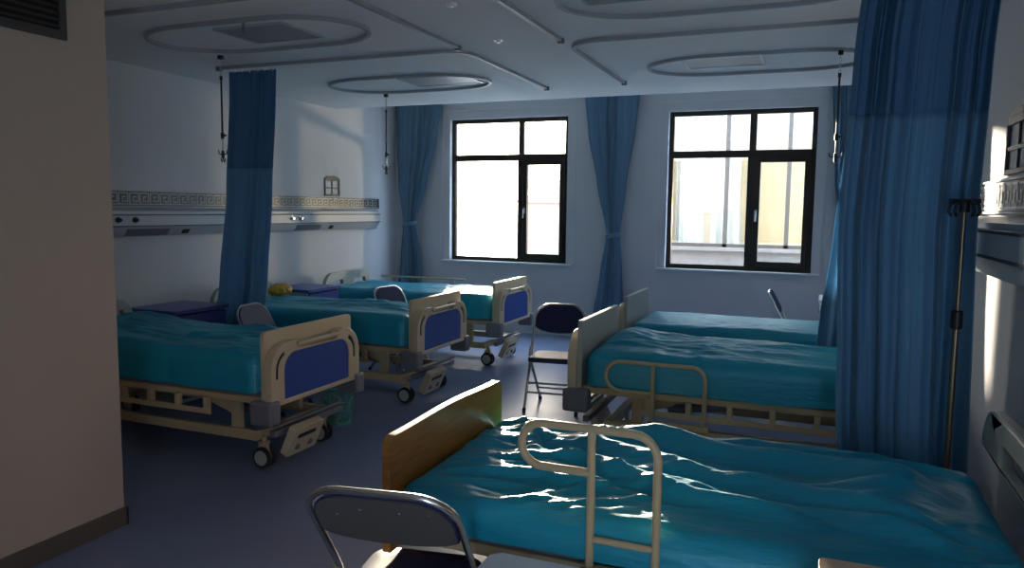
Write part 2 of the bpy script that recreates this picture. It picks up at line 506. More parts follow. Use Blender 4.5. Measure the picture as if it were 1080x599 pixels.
def ceiling_light(x, y, label, w=.6, d=.46):
    t = thing('ceiling_light', label, 'ceiling light', (x, y, ZC), 0, 'ceiling panel lights')
    f = MB().plate(rrect(-w / 2, w / 2, -d / 2, d / 2, .01, 2), [rrect(-w / 2 + .02, w / 2 - .02, -d / 2 + .02, d / 2 - .02, .005, 2)], -.012, 0)
    obj('light_frame', f, M['panel'], t)
    obj('light_diffuser', MB().box(-w / 2 + .02, w / 2 - .02, -d / 2 + .02, d / 2 - .02, -.008, 0), M['led'], t)
ceiling_light(-3.62, 4.38, 'unlit ceiling panel light inside the nearest left oval rail')
ceiling_light(-3.38, 6.50, 'unlit ceiling panel light inside the middle left oval rail', .7)
ceiling_light(-.78, 6.42, 'unlit ceiling panel light inside the farthest right oval rail', .62, .42)
ceiling_light(-1.08, 4.22, 'unlit ceiling panel light at the top edge of the picture', .5, .4)
def sensor(x, y, label):
    t = thing('smoke_detector', label, 'smoke detector', (x, y, ZC), 0, 'ceiling detectors')
    obj('detector_base', MB().lathe([(.036, 0), (.036, -.008), (.032, -.012)], 20), M['white_plastic'], t)
    obj('detector_cap', MB().lathe([(.022, -.012), (.021, -.02), (.014, -.024)], 18), M['white_plastic'], t)
sensor(-2.19, 5.10, 'small white smoke detector in the middle of the aisle ceiling')
sensor(-2.08, 4.13, 'small white smoke detector at the top edge of the aisle ceiling')
# small ceiling hook
t = thing('ceiling_hook', 'small dark ceiling hook inside the nearest left oval rail', 'hook', (-3.53, 4.02, ZC))
obj('hook_stem', MB().tube([(0, 0, 0), (0, 0, -.08)], .008, 8).lathe([(.02, 0), (.02, -.006)], 12), M['grey_plastic'], t)
obj('hook_curl', MB().tube([(0, 0, -.075), (.012, 0, -.095), (.0, 0, -.105), (-.012, 0, -.095)], .004, 6), M['grey_plastic'], t)

# ------------------------------------------------------------------ curtains
def curtain(name, label, cat, outline, y, folds, depth, m, seed, nz=46, nx=150, mesh_z=None, mesh_m=None, group=None, tie=None, tilt=0.0):
    """outline: list of (z, x0, x1) from top down; pleats run down between"""
    rnd = random.Random(seed)
    zt, zb = outline[0][0], outline[-1][0]
    ox = (outline[0][1] + outline[0][2]) / 2
    t = thing(name, label, cat, (ox, y, zb), 0, group)
    ph = [rnd.uniform(0, 6.28) for _ in range(8)]
    amps = [rnd.uniform(.6, 1.2) for _ in range(64)]
    def lim(z):
        for (za, a0, a1), (zc, b0, b1) in zip(outline, outline[1:]):
            if zc <= z <= za:
                f = (za - z) / (za - zc) if za > zc else 0
                f2 = f * f * (3 - 2 * f)
                f = .5 * f + .5 * f2
                return a0 + (b0 - a0) * f, a1 + (b1 - a1) * f
        return outline[-1][1:]
    w0 = max(o[2] - o[1] for o in outline)
    def P(u, z):
        a, b = lim(z)
        w = b - a
        k = (zt - z) / (zt - zb)
        uu = u + .012 * sin(u * 17 + ph[0] + k * 2.2) + .010 * sin(u * 31 + ph[1] - k * 1.6)
        s = folds * 2 * pi * uu
        i = int(u * folds) % 64
        am = depth * (.55 + .45 * sin(u * 9 + ph[2])) * (.75 + .35 * k)
        if tie is not None:
            am *= max(.35, min(1, w / w0 + .1))
        d = am * (sin(s + ph[3] + .8 * sin(k * 2.5 + u * 5)) + .35 * sin(1.7 * s + ph[4] + k * 2) + .07 * sin(4.1 * s + ph[5]) + .14 * max(0, .45 - k) * sin(6.3 * s + ph[7]))
        gather = .004 * sin(folds * 4 * 2 * pi * u) * max(0, 1 - k * 8)
        xx = a + w * u + .35 * w / folds * sin(s * 1.0 + ph[6]) * .35
        bell = .0
        return Vector((xx - ox, d + gather + tilt * k, z - zb))
    def part(pname, za, zc, mm, n):
        rows = [[P(j / nx, za + (zc - za) * i / n) for j in range(nx + 1)] for i in range(n + 1)]
        return obj(pname, MB().grid(rows), mm, t, angle=80, solid=.003)
    if mesh_z is not None:
        part('mesh_header', zt, mesh_z, mesh_m, max(6, int(nz * (zt - mesh_z) / (zt - zb))))
        part('curtain_cloth', mesh_z, zb, m, max(6, int(nz * (mesh_z - zb) / (zt - zb))))
    else:
        part('curtain_cloth', zt, zb, m, nz)
    if mesh_z is not None or True:
        a, b = lim(zt)
        k = max(4, int(folds))
        for j in range(k):
            u = (j + .5) / k
            p = P(u, zt)
            g = MB().box(p.x - .006, p.x + .006, p.y - .004, p.y + .004, zt - zb - .012, zt - zb + .022)
            obj('curtain_glider', g, M['white_plastic'], t)
    if tie is not None:
        a, b = lim(tie); c = (a + b) / 2 - ox; hw = (b - a) / 2 + .012
        pts = [(c + hw * cos(q), (depth * 1.2 + .02) * sin(q), tie - zb + .02 * cos(q)) for q in [2 * pi * i / 24 for i in range(24)]]
        rows = [[Vector(p) + Vector((0, 0, dz)) for p in pts] for dz in (-.03, -.01, .01, .03)]
        obj('tieback', MB().grid(rows, closed=True), m, t, angle=60, solid=.004)
    return t

curtain('cubicle_curtain', 'tall blue cubicle curtain gathered beside the left wall border', 'curtain',
        [(2.80, -4.78, -4.29), (2.6, -4.78, -4.30), (1.75, -4.84, -4.36), (1.0, -4.94, -4.43), (.35, -5.06, -4.56)], 5.27, 6, .028, M['curtain'], 3,
        mesh_z=1.98, mesh_m=M['curtain_mesh'])
curtain('cubicle_curtain', 'large blue cubicle curtain filling the right foreground behind the wooden bed', 'curtain',
        [(2.80, .13, .64), (2.3, .095, .605), (1.6, .07, .585), (.9, .095, .60), (.25, .13, .62)], 3.60, 7, .055, M['curtain'], 11, nz=60, nx=260,
        mesh_z=2.07, mesh_m=M['curtain_mesh'])
curtain('cubicle_curtain', 'blue cubicle curtain peeking out behind the large right curtain', 'curtain',
        [(2.80, .19, .42), (2.3, .15, .38), (1.5, .09, .36), (.9, .03, .36), (.45, .0, .36)], 5.46, 4, .04, M['curtain'], 23,
        mesh_z=2.05, mesh_m=M['curtain_mesh'])
YW = YB - .10
curtain('window_curtain', 'blue window curtain in the far left corner tied back', 'curtain',
        [(3.15, -5.55, -4.80), (2.6, -5.53, -4.90), (2.0, -5.50, -5.05), (1.43, -5.42, -5.22), (1.0, -5.46, -5.14), (.12, -5.54, -5.08)], YW, 8, .03, M['wcurtain'], 31, tie=1.43)
curtain('window_curtain', 'blue window curtain tied back on the wall between the two windows', 'curtain',
        [(3.15, -2.80, -2.08), (2.6, -2.74, -2.14), (2.0, -2.62, -2.24), (1.34, -2.48, -2.31), (.9, -2.55, -2.27), (.12, -2.66, -2.22)], YW, 8, .03, M['wcurtain'], 37, tie=1.34)
curtain('window_curtain', 'blue window curtain right of the right window behind the drip rod', 'curtain',
        [(3.15, .07, .62), (2.6, .10, .60), (2.0, .14, .56), (1.40, .22, .46), (1.0, .18, .50), (.12, .14, .56)], YW, 8, .03, M['wcurtain'], 41, tie=1.40)

# ------------------------------------------------------------------ mattress with draped satin sheet
def mattress(parent, x0, x1, hw, zt, zb, seed, folds=(), bumps=(), amp=1.0, nx=150, ny=90, rough=1.0):
    rnd = random.Random(seed)
    off = Vector((rnd.uniform(0, 50), rnd.uniform(0, 50), rnd.uniform(0, 50)))
    r = .075; rc = .09
    hx = (x1 - x0) / 2; cx = (x0 + x1) / 2
    H = zt - zb
    def fold1(s, half):
        a = abs(s); sg = 1 if s >= 0 else -1
        L0 = half - r
        if a <= L0: return s, 0.0
        q = a - L0
        if q <= r * pi / 2:
            t = q / r
            return sg * (L0 + r * sin(t)), r * (1 - cos(t))
        return sg * half, r + (q - r * pi / 2)
    ex = hx - r + r * pi / 2 + (H - r); ey = hw - r + r * pi / 2 + (H - r)
    rows = []
    for i in range(nx + 1):
        s = -ex + 2 * ex * i / nx
        row = []
        for j in range(ny + 1):
            t = -ey + 2 * ey * j / ny
            px, dx = fold1(s, hx); py, dy = fold1(t, hw)
            d = max(dx, dy)
            # rounded plan corners
            ax, ay = abs(px) - (hx - rc), abs(py) - (hw - rc)
            if ax > 0 and ay > 0:
                l = math.hypot(ax, ay); l2 = max(ax, ay)
                if l > 0:
                    px = math.copysign(hx - rc + ax / l * l2, px); py = math.copysign(hw - rc + ay / l * l2, py)
            top = max(0.0, 1 - d / .09)
            side = 1 - top
            # creases
            wpt = Vector((s * 1.1, t * 2.6, 0)) + off
            warp = noise.noise(wpt * 1.3) * .8
            n1 = noise.noise(Vector((s * 1.3 + warp, t * 4.5 + warp * 1.4, 0)) + off)
            n2 = noise.noise(Vector((s * 3.2 - warp, t * 9 + warp * 2, 7)) + off)
            n3 = noise.noise(Vector((s * 2.2 + warp, t * 2.0 - warp, 3)) + off)
            msk = max(0, min(1, .5 + 1.1 * noise.noise(Vector((s * 1.1, t * 1.6, 5)) + off)))
            ridge = (1 - abs(n1) * 2.2); ridge = max(0, ridge) ** 2
            ridge2 = max(0, 1 - abs(n2) * 2.6) ** 2
            cr = 0.0
            for kk, (fs, ft, ca, sa) in enumerate(((1.8, 7.5, .97, .24), (3.4, 9.0, .90, -.43), (2.4, 14.0, .99, .10))):
                aa, bb = s * ca + t * sa, -s * sa + t * ca
                cr += (1 - min(1, abs(noise.noise(Vector((aa * fs + warp * .6, bb * ft - warp * .5, 11 + kk * 5)) + off)) * 3.2)) ** 1.5 * (.011, .007, .006)[kk]
            h = amp * (.010 * ridge * (.4 + msk) + .004 * ridge2 * msk + .014 * n3 + .62 * cr * (.15 + 1.2 * msk))
            for (ax0, ay0, ax1, ay1, A, wd) in folds:
                e = Vector((ax1 - ax0, ay1 - ay0)); el = e.length; e /= el
                q = Vector((s - ax0, t - ay0)); al = q.dot(e); pr = q.dot(Vector((-e.y, e.x))) + .02 * sin(al * 9 + ax0 * 7)
                f = al / el
                if -.1 < f < 1.1:
                    en = max(0, min(1, f * 6 + .6)) * max(0, min(1, (1 - f) * 6 + .6))
                    pr /= wd
                    h += A * en * (math.exp(-pr * pr) if pr < 0 else math.exp(-pr * pr * 3.5))
            for (bx, by, sx, sy, A) in bumps:
                h += A * math.exp(-((s - bx) / sx) ** 2 - ((t - by) / sy) ** 2)
            fz = (.3 + .7 * top)
            z = zt - min(d, H) + h * top
            # side ripples
            sd = amp * .010 * noise.noise(Vector((s * 3.0, t * 1.2, 9)) + off) * side
            low = .010 * noise.noise(Vector((s * 4 + 3, t * 4, 1)) + off) * max(0, (d - H * .6) / (H * .4)) if H > 0 else 0
            if dy > dx: py += math.copysign(sd, py)
            elif side > 0: px += math.copysign(sd, px)
            row.append((cx + px, py, z + low))
        rows.append(row)
    mb = MB().grid(rows)
    n = ny + 1
    per = [j for j in range(n)] + [i * n + ny for i in range(1, nx + 1)] + [nx * n + j for j in range(ny - 1, -1, -1)] + [i * n for i in range(nx - 1, 0, -1)]
    mb.f.append(per)
    return obj('mattress', mb, M['sheet'], parent, angle=70)

# ------------------------------------------------------------------ hospital bed
def caster(parent, x, y, stem_top, r=.068):
    t = MB()
    t.tube([(x, y, 2 * r + .03), (x, y, stem_top)], .017, 12)
    t.plate([(-.05, .035), (.035, .03), (.05, .12), (.03, .165), (-.03, .165)], (), -.006, .006, mtx=Matrix.Translation((x, y, 0)) @ XZ)
    t.box(x - .02, x + .02, y - .034, y + .034, 2 * r + .01, 2 * r + .035)
    c = obj('caster', t, M['cream_metal'], parent, bevel=.003)
    w = MB()
    for sy in (-.024, .024):
        mtx = Matrix.Translation((x, y + sy, r)) @ Matrix.Rotation(pi / 2, 4, 'X')
        w.lathe([(.022, -.013), (r - .018, -.013), (r - .004, -.012), (r, -.006), (r, .006), (r - .004, .012), (r - .018, .013), (.022, .013)], 24, mtx)
    obj('wheel', w, M['rubber'], c)
    hb = MB()
    for sy in (-.024, .024):
        mtx = Matrix.Translation((x, y + sy, r)) @ Matrix.Rotation(pi / 2, 4, 'X')
        hb.lathe([(.0, -.016), (r - .02, -.015), (r - .02, .015), (0, .016)], 18, mtx)
    obj('wheel_hub', hb, M['cab_grey'], c)

def plastic_board(parent, name, xo, sgn, hw, z0, z1, panel_m, back_m):
    """xo = inner plane x, sgn=-1: outer face toward -x"""
    X = lambda t: xo + sgn * t
    back = [(-hw, z0), (hw, z0)] + arc(hw - .03, z1 - .03, .03, 0, 90, 4) + arc(-hw + .03, z1 - .03, .03, 90, 180, 4)
    a, b = sorted((X(0), X(.03)))
    o = obj(name, MB().plate(back, (), a, b, mtx=YZ), back_m, parent, bevel=.006)
    # moulded arch frame on the outer face
    zs = z1 - .075          # top of the shoulders
    out = [(hw + .012, z0)] + [(hw + .012, zs - .20)] + arc(hw - .158, zs - .17, .17, 0, 90, 10)[1:] + [(hw - .235, zs), (hw - .255, zs - .06)] \
        + [(-hw + .255, zs - .06), (-hw + .235, zs)] + arc(-hw + .158, zs - .17, .17, 90, 180, 10) + [(-hw - .012, zs - .20), (-hw - .012, z0)]
    pw = hw - .112
    hole = [(-pw, z0 + .03), (pw, z0 + .03)] + arc(pw - .11, z0 + .315 - .11, .11, 0, 90, 8) + arc(-pw + .11, z0 + .315 - .11, .11, 90, 180, 8)
    def slot(s):
        pts = []
        cx, cz = s * (hw - .158), zs - .17
        ro, ri = .125, .098
        A = [8 + 60 * i / 8 for i in range(9)]
        oo = [(cx + s * ro * cos(R(q)), cz + ro * sin(R(q))) for q in A]
        ii = [(cx + s * ri * cos(R(q)), cz + ri * sin(R(q))) for q in A]
        lo = [(cx + s * ro, cz - .05), (cx + s * ri, cz - .05)]
        return [lo[0]] + oo + ii[::-1] + [lo[1]]
    a, b = sorted((X(.03), X(.09)))
    obj('moulded_frame', MB().plate(out, [hole, slot(1), slot(-1)], a, b, mtx=YZ), M['cream'], o, bevel=.006)
    a, b = sorted((X(.03), X(.080)))
    for s in (-1, 1):
        c = slot(s)
        g = [(p[0], p[1]) for p in c]
        obj('grip_shade_insert', MB().plate(g, (), a, b, mtx=YZ), M['dark'], o)  # near-flush dark insert stands in for the shade inside the grip slot
    a, b = sorted((X(.03), X(.082)))
    obj('blue_panel', MB().plate(hole, (), a, b, mtx=YZ), panel_m, o)
    bar = MB().tube([(X(.095), -hw + .23, zs - .025), (X(.095), hw - .23, zs - .025)], .014, 10)
    for s in (-1, 1):
        bar.tube([(X(.03), s * (hw - .245), zs - .025), (X(.105), s * (hw - .245), zs - .025)], .018, 10)
    obj('push_bar', bar, M['cream'], o)
    return o

def grab_rail(parent, y, xl, xv1, xv2, zt, zlow, zb, cross, r=.0130):
    p = []
    hh = (zt - zlow) / 2
    loop = [(xv2, y, zb), (xv2, y, zt - .09)]
    loop += [(xv2 - .075 + .075 * cos(R(q)), y, zt - .075 + .075 * sin(R(q))) for q in range(0, 91, 15)]
    loop += [(xl + hh - hh * sin(R(q)), y, zt - hh + hh * cos(R(q))) for q in range(0, 181, 15)]
    loop += [(xv1, y, zlow)]
    o = obj('side_rail', MB().tube(loop, r, 12), M['cream_metal'], parent, angle=60)
    b = MB().tube([(xv1, y, zb), (xv1, y, zt - .004)], r, 12)
    obj('rail_post', b, M['cream_metal'], o)
    if cross:
        obj('rail_crossbar', MB().tube([(xv1, y, cross), (xv2, y, cross)], r * .8, 12), M['cream_metal'], o)
    m = MB().box(xv1 - .03, xv2 + .03, y - .006, y + .022, zb - .035, zb + .005)
    obj('rail_mount', m, M['cream_metal'], o, bevel=.004)
    k = MB().tube([(xv1, y - .03, zb - .015), (xv1, y + .01, zb - .015)], .018, 12)
    obj('rail_knob', k, M['dark'], o)

def bed_chassis(root, hw, L, lift, box=True, bumpers=True, beam=.0, posts=True):
    zd = .49 + lift                                     # deck level
    d = MB().box(.06, L - .04, -hw + .03, hw - .03, zd - .005, zd + .02)
    deck = obj('mattress_deck', d, M['grey_plastic'], root)
    s = MB()
    for y in (-hw + .015, hw - .055):
        s.box(.02, L - .02, y, y + .04, zd - .04, zd)
    for x in (.03, L * .5, L - .07):
        s.box(x, x + .04, -hw + .055, hw - .055, zd - .055, zd - .01)
    obj('deck_frame', s, M['cream_metal'], root, bevel=.004)
    for sy in (-1, 1):
        a = MB()
        y = sy * (hw + .012)
        a.box(.42, L - .30, y - .007, y + .007, zd - .135, zd - .10)
        k = 0
        x = .46
        while x < L - .31:
            a.box(x - .016, x + .016, min(y + sy * .006, y - sy * .03), max(y + sy * .006, y - sy * .03), zd - .105, zd - .03)
            x += .235
        obj('accessory_rail', a, M['cream_metal'], root, bevel=.002)
    b = MB()
    zb = .185 + beam
    for y in (-.36, .32):
        b.box(.16, L - .12, y, y + .04, zb, zb + .062)
    b.box(.16, .21, -.32, .32, zb, zb + .055).box(L - .20, L - .15, -.32, .32, zb, zb + .055)
    obj('base_frame', b, M['cream_metal'], root, bevel=.004)
    if posts:
        for x in (.36, L - .55):
            for sy in (-1, 1):
                p = MB()
                y = sy * .30
                p.box(x - .035, x + .035, y - .02, y + .02, zb + .03, zd - .05)
                p.plate([(x + .035, zd - .06), (x + .26, zd - .06), (x + .22, zd - .10), (x + .09, zd - .14), (x + .035, zd - .16)], (), -.02, .02, mtx=Matrix.Translation((0, y, 0)) @ XZ)
                obj('lift_post', p, M['cream_metal'], root, bevel=.004)
    act = MB().tube([(.5, 0, zb + .08), (1.15, 0, zd - .10)], .03, 12).tube([(.9, 0, zb + .16), (1.3, 0, zd - .08)], .018, 10)
    obj('actuator', act, M['grey_plastic'], root)
    for sy in (-.30, .30):
        caster(root, .15, sy, zb + .02)
        caster(root, L - .16, sy, zb + .02)
    for sy in ((-1, 1) if bumpers else ()):
        g = MB().box(-.075, .09, sy * hw - .05, sy * hw + .05, zd - .155, zd - .01)
        obj('corner_bumper', g, M['grey_plastic'], root, bevel=.018, seg=3)
    if box:
        # pedal unit hung below the foot end, leaning outward, on a cross bar
        obj('foot_crossbar', MB().box(.02, .06, -.36, .36, zb + .035, zb + .075).box(.0, .03, -.33, .36, zb + .10, zb + .115), M['grey_plastic'], root, bevel=.004)
        mtx = Matrix.Translation((-.02, .14, zb + .055)) @ Matrix.Rotation(R(-24), 4, 'Y') @ YZ
        pb = obj('pedal_box', MB().plate(rrect(-.15, .15, -.155, .05, .02, 3), (), -.055, .0, mtx=mtx), M['cream'], root, bevel=.01)
        obj('pedal_slot', MB().plate(rrect(-.08, .10, -.025, .005, .008, 3), (), -.0575, -.05, mtx=mtx), M['dark'], pb)
        for yk in (-.06, .07):
            kk = MB().lathe([(.022, 0), (.022, .006), (.012, .008), (.012, .014)], 14, mtx @ Matrix.Translation((yk, -.095, -.055)) @ Matrix.Rotation(pi, 4, 'X'))
            obj('pedal_knob', kk, M['grey_plastic'], pb)
    return zd

def headboard(root, xh, hw, z0, z1, m, single=False):
    out = [(-hw, z0), (hw, z0), (hw, z1 - .16)] + arc(hw - .16, z1 - .16, .16, 0, 90, 8) + [(0, z1 + .01)] + arc(-hw + .16, z1 - .16, .16, 90, 180, 8) + [(-hw, z1 - .16)]
    holes = []
    if single:
        holes.append(rrect(-.20, .20, z1 - .15, z1 - .075, .03, 4))
    for s in (() if single else (-1, 1)):
        c = s * hw * .52
        holes.append([(c - .13, z1 - .14), (c + .13, z1 - .14), (c + .12, z1 - .085), (c - .12, z1 - .085)])
    o = obj('headboard', MB().plate(out, holes, xh, xh + .045, mtx=YZ), m, root, bevel=.012, seg=3)
    return o

def hospital_bed(label, loc, rz, lift, seed, hw=.455, L=2.14, folds=(), bumps=(), rails=(), panel='blue_panel', board_back='cream', beam=0.0, amp=1.0, sink=0.0):
    root = thing('hospital_bed', label, 'hospital bed', loc, rz, 'ward beds')
    zd = bed_chassis(root, hw, L, lift, beam=beam)
    plastic_board(root, 'footboard', .035, -1, hw, zd - .05, .90 + lift, M[panel], M[board_back])
    headboard(root, L - .045, hw, zd - .02, .90 + lift, M['greyboard'])
    mattress(root, .055, L - .06, hw + .005, .755 + lift - sink, zd + .03 - sink * .5, seed, folds, bumps, amp)
    for a in rails:
        grab_rail(root, *a)
    return root

XFL = -3.05
hospital_bed('hospital bed with blue footboard panel nearest on the left', (XFL, 4.05, 0), pi, 0, 5, amp=1.7,
             bumps=((.75, -.05, .35, .4, .025), (.2, .1, .3, .3, .012)), folds=((-.6, .18, .5, .12, .025, .05), (-.3, .3, .3, .2, .02, .04), (-.75, -.05, -.2, .2, .02, .035), (.35, .3, .8, -.1, .02, .04)))
hospital_bed('hospital bed with blue footboard panel, middle one on the left', (XFL, 5.83, 0), pi, 0, 15, amp=1.5,
             folds=((-.5, -.2, .5, -.05, .018, .05), (-.8, .15, 0, .1, .015, .04)))
hospital_bed('hospital bed with blue footboard panel, farthest on the left by the sunny window', (XFL, 7.55, 0), pi, 0, 25)
b3 = bpy.data.objects['hospital_bed.002']
gr = obj('guard_rail', MB().tube([(.80, -.50, .815), (1.95, -.50, .815)], .012, 10), M['cream_metal'], b3)
for x in (.95, 1.37, 1.80):
    obj('guard_post', MB().tube([(x, -.50, .45), (x, -.50, .81)], .009, 8).box(x - .02, x + .02, -.505, -.44, .43, .47), M['cream_metal'], gr)
hospital_bed('raised hospital bed with grab rail in the middle of the right row', (-1.36, 4.90, 0), 0, .07, 35, beam=.09, sink=.04, bumps=((-.85, .15, .12, .25, .05),), board_back='greyboard',
             rails=((-.49, .20, .485, .79, .745, .565, .40, None),), folds=((-.7, -.1, .8, -.2, .014, .06), (-.5, .2, .9, .15, .014, .06)))
hospital_bed('hospital bed with grey footboard farthest on the right below the window', (-1.56, 6.92, 0), 0, .0, 45, board_back='greyboard', amp=.6, sink=.08)

# wooden-ended bed in the foreground
root = thing('hospital_bed', 'large foreground hospital bed with honey wood footboard and teal sheet', 'hospital bed', (-1.345, 2.65, 0), 0, 'ward beds')
L1 = 1.98
zd = bed_chassis(root, .475, L1, .06, box=False, bumpers=False)
pts = [(-.49, .47), (.49, .47), (.49, .83)] + arc(.45, .835, .04, 0, 90, 5) + [(.45 - .9 * i / 24, .875 + .012 * sin(pi * i / 24) ** 2) for i in range(1, 24)] + arc(-.45, .835, .04, 90, 180, 5)
obj('wooden_footboard', MB().plate(pts, (), 0, .032, mtx=YZ), M['wood'], root, bevel=.005, label='honey brown wooden footboard with a bowed top edge')
headboard(root, L1 - .05, .50, zd - .02, .975, M['greyboard'], True)
mattress(root, .04, L1 - .055, .50, .705, zd + .035, 77, amp=1.25, nx=260, ny=150,
         folds=((-.80, .40, -.55, .12, .028, .05), (-.55, .12, -.30, .30, .022, .05), (-.70, .30, -.62, -.02, .022, .05), (-.62, -.02, -.30, -.22, .02, .05), (-.80, -.12, -.35, -.25, .018, .05),
                (-.45, .20, .75, -.22, .040, .07), (-.30, .36, .75, .18, .045, .08), (-.55, .02, .35, -.30, .035, .05), (-.1, -.10, .75, -.33, .030, .05),
                (.1, .42, .95, .38, .02, .05), (.15, .02, .75, .05, .02, .05)),
         bumps=((.62, .02, .16, .26, .065), (-.05, .40, .5, .18, .03), (-.55, -.35, .3, .2, -.01), (.88, -.3, .12, .2, .02)))
grab_rail(root, -.515, .52, .745, .945, 1.0, .865, .57, .66)
leg_y = .40

# ------------------------------------------------------------------ folding chairs
def folding_chair(label, loc, rz, shell='chair_back', frame='chrome', top=.845, w=.215, recline=0.0):
    t = thing('folding_chair', label, 'folding chair', loc, rz, 'folding chairs')
    r = .0115
    # main frame: from the front feet up to the top of the back (inverted U)
    A = Vector((0, -.23, .012)); B = Vector((0, .20, top if not recline else .845))
    d0 = (B - A).normalized()
    Ld = (B - A).length if not recline else .555 + (top - .52) / cos(recline)
    d = d0 if not recline else Vector((0, sin(recline), cos(recline)))
    K = A + d0 * .555 - d * .555          # the back above the hinges may recline further
    def Q(x, s):
        return Vector((x, 0, 0)) + (A + d0 * s if s <= .555 else K + d * s)
    pts = [Q(-w, 0), Q(-w, .3), Q(-w, .54), Q(-w, .60)]
    rr = .12
    pts += [Q(-w + rr - rr * cos(R(q)), Ld - rr + rr * sin(R(q))) for q in range(0, 91, 15)]
    pts += [Q(w - rr + rr * sin(R(q)), Ld - rr + rr * cos(R(q))) for q in range(0, 91, 15)]
    pts += [Q(w, .60), Q(w, .54), Q(w, .3), Q(w, 0)]
    obj('main_frame', MB().tube(pts, r, 10), M[frame], t, angle=60)
    # backrest panel inside the arch, convex lower edge
    iw = w - .012
    out = [(iw - rr + rr * sin(R(q)), Ld - .012 - rr + rr * cos(R(q))) for q in range(0, 91, 15)]
    out += [(iw * cos(R(q)), Ld - .20 - .055 * sin(R(q))) for q in range(0, 181, 12)]
    out += [(-iw + rr - rr * cos(R(q)), Ld - .012 - rr + rr * sin(R(q))) for q in range(0, 91, 15)]
    n = Vector((0, -d.z, d.y))
    mtx = Matrix(((1, 0, 0, K.x), (0, d.y, n.y, K.y), (0, d.z, n.z, K.z), (0, 0, 0, 1)))
    back = obj('backrest', MB().plate(out, (), -.008, .014, mtx=mtx), M['chair_back'], t, bevel=.006)
    inner = [(p[0] * .97, (p[1] - (Ld - .12)) * .95 + Ld - .12) for p in out]
    obj('backrest_shell', MB().plate(inner, (), -.012, -.007, mtx=mtx), M[shell], back)
    for x, s in ((-.15, Ld - .07), (-.06, Ld - .075), (.06, Ld - .075), (.14, Ld - .11)):
        rv = MB().lathe([(.005, .0), (.004, .003)], 8, mtx @ Matrix.Translation((x, s, -.012)) @ Matrix.Rotation(pi, 4, 'X'))
        obj('rivet', rv, M['chrome'], back)
    # rear legs: from the rear feet up under the seat front
    for x in (-1, 1):
        obj('rear_leg', MB().tube([(x * (w - .025), .25, .012), (x * (w - .025), -.13, .425)], r, 10), M[frame], t)
    p = Vector((0, .25 - .38 * .28, .012 + .413 * .28))
    obj('crossbar', MB().tube([(-w + .025, p.y, p.z), (w - .025, p.y, p.z)], .009, 8), M[frame], t)
    for s in (.16, .24):
        obj('crossbar', MB().tube([Q(-w, s), Q(w, s)], .009, 8), M[frame], t)
    for x in (-1, 1):
        p = Q(x * w, 0)
        obj('foot_cap', MB().tube([(p.x, p.y - .006, 0), (p.x, p.y + .008, .035)], .015, 10), M['rubber'], t)
        obj('foot_cap', MB().tube([(x * (w - .025), .258, 0), (x * (w - .025), .235, .03)], .015, 10), M['rubber'], t)
        hp = Q(x * w, .56)
        obj('seat_hinge', MB().tube([Q(x * w, .47) + Vector((x * .006, 0, 0)), Q(x * w, .555) + Vector((x * .006, 0, 0))], .0155, 10), M['cream_metal'], t)
    # seat: padded, rounded, slightly hollow
    rows = []
    o2 = rrect(-.20, .20, -.235, .165, .07, 6)
    cx, cy = 0, -.035
    rings = [(1.0, .418), (1.0, .432), (.985, .447), (.94, .455), (.7, .453), (.35, .450), (.02, .449)]
    rows = [[(cx + (a - cx) * k, cy + (b - cy) * k, z - .02 * ((b - cy) * k) + .0) for a, b in o2] for k, z in rings]
    s = MB().grid(rows, closed=True)
    s.f.append(list(range(len(o2)))); q = (len(rings) - 1) * len(o2); s.f.append([q + i for i in range(len(o2))])
    obj('seat', s, M['chair_seat'], t, angle=50)
    return t
folding_chair('folding chair in the foreground seen from behind beside the wooden bed', (-1.165, 2.03, 0), pi + .17, 'chair_shell', 'chrome', .87, .23, R(36))
folding_chair('folding chair with sunlit seat standing in the aisle by the raised bed', (-1.98, 5.90, 0), .12)
folding_chair('dark folding chair below the tall left cubicle curtain', (-4.12, 4.93, 0), R(98), 'chair_back', 'grey_plastic')
folding_chair('folding chair between the middle and farthest left beds', (-3.92, 6.67, 0), R(80))
folding_chair('folding chair seen side on below the right window', (-.25, 8.3, 0), R(90))

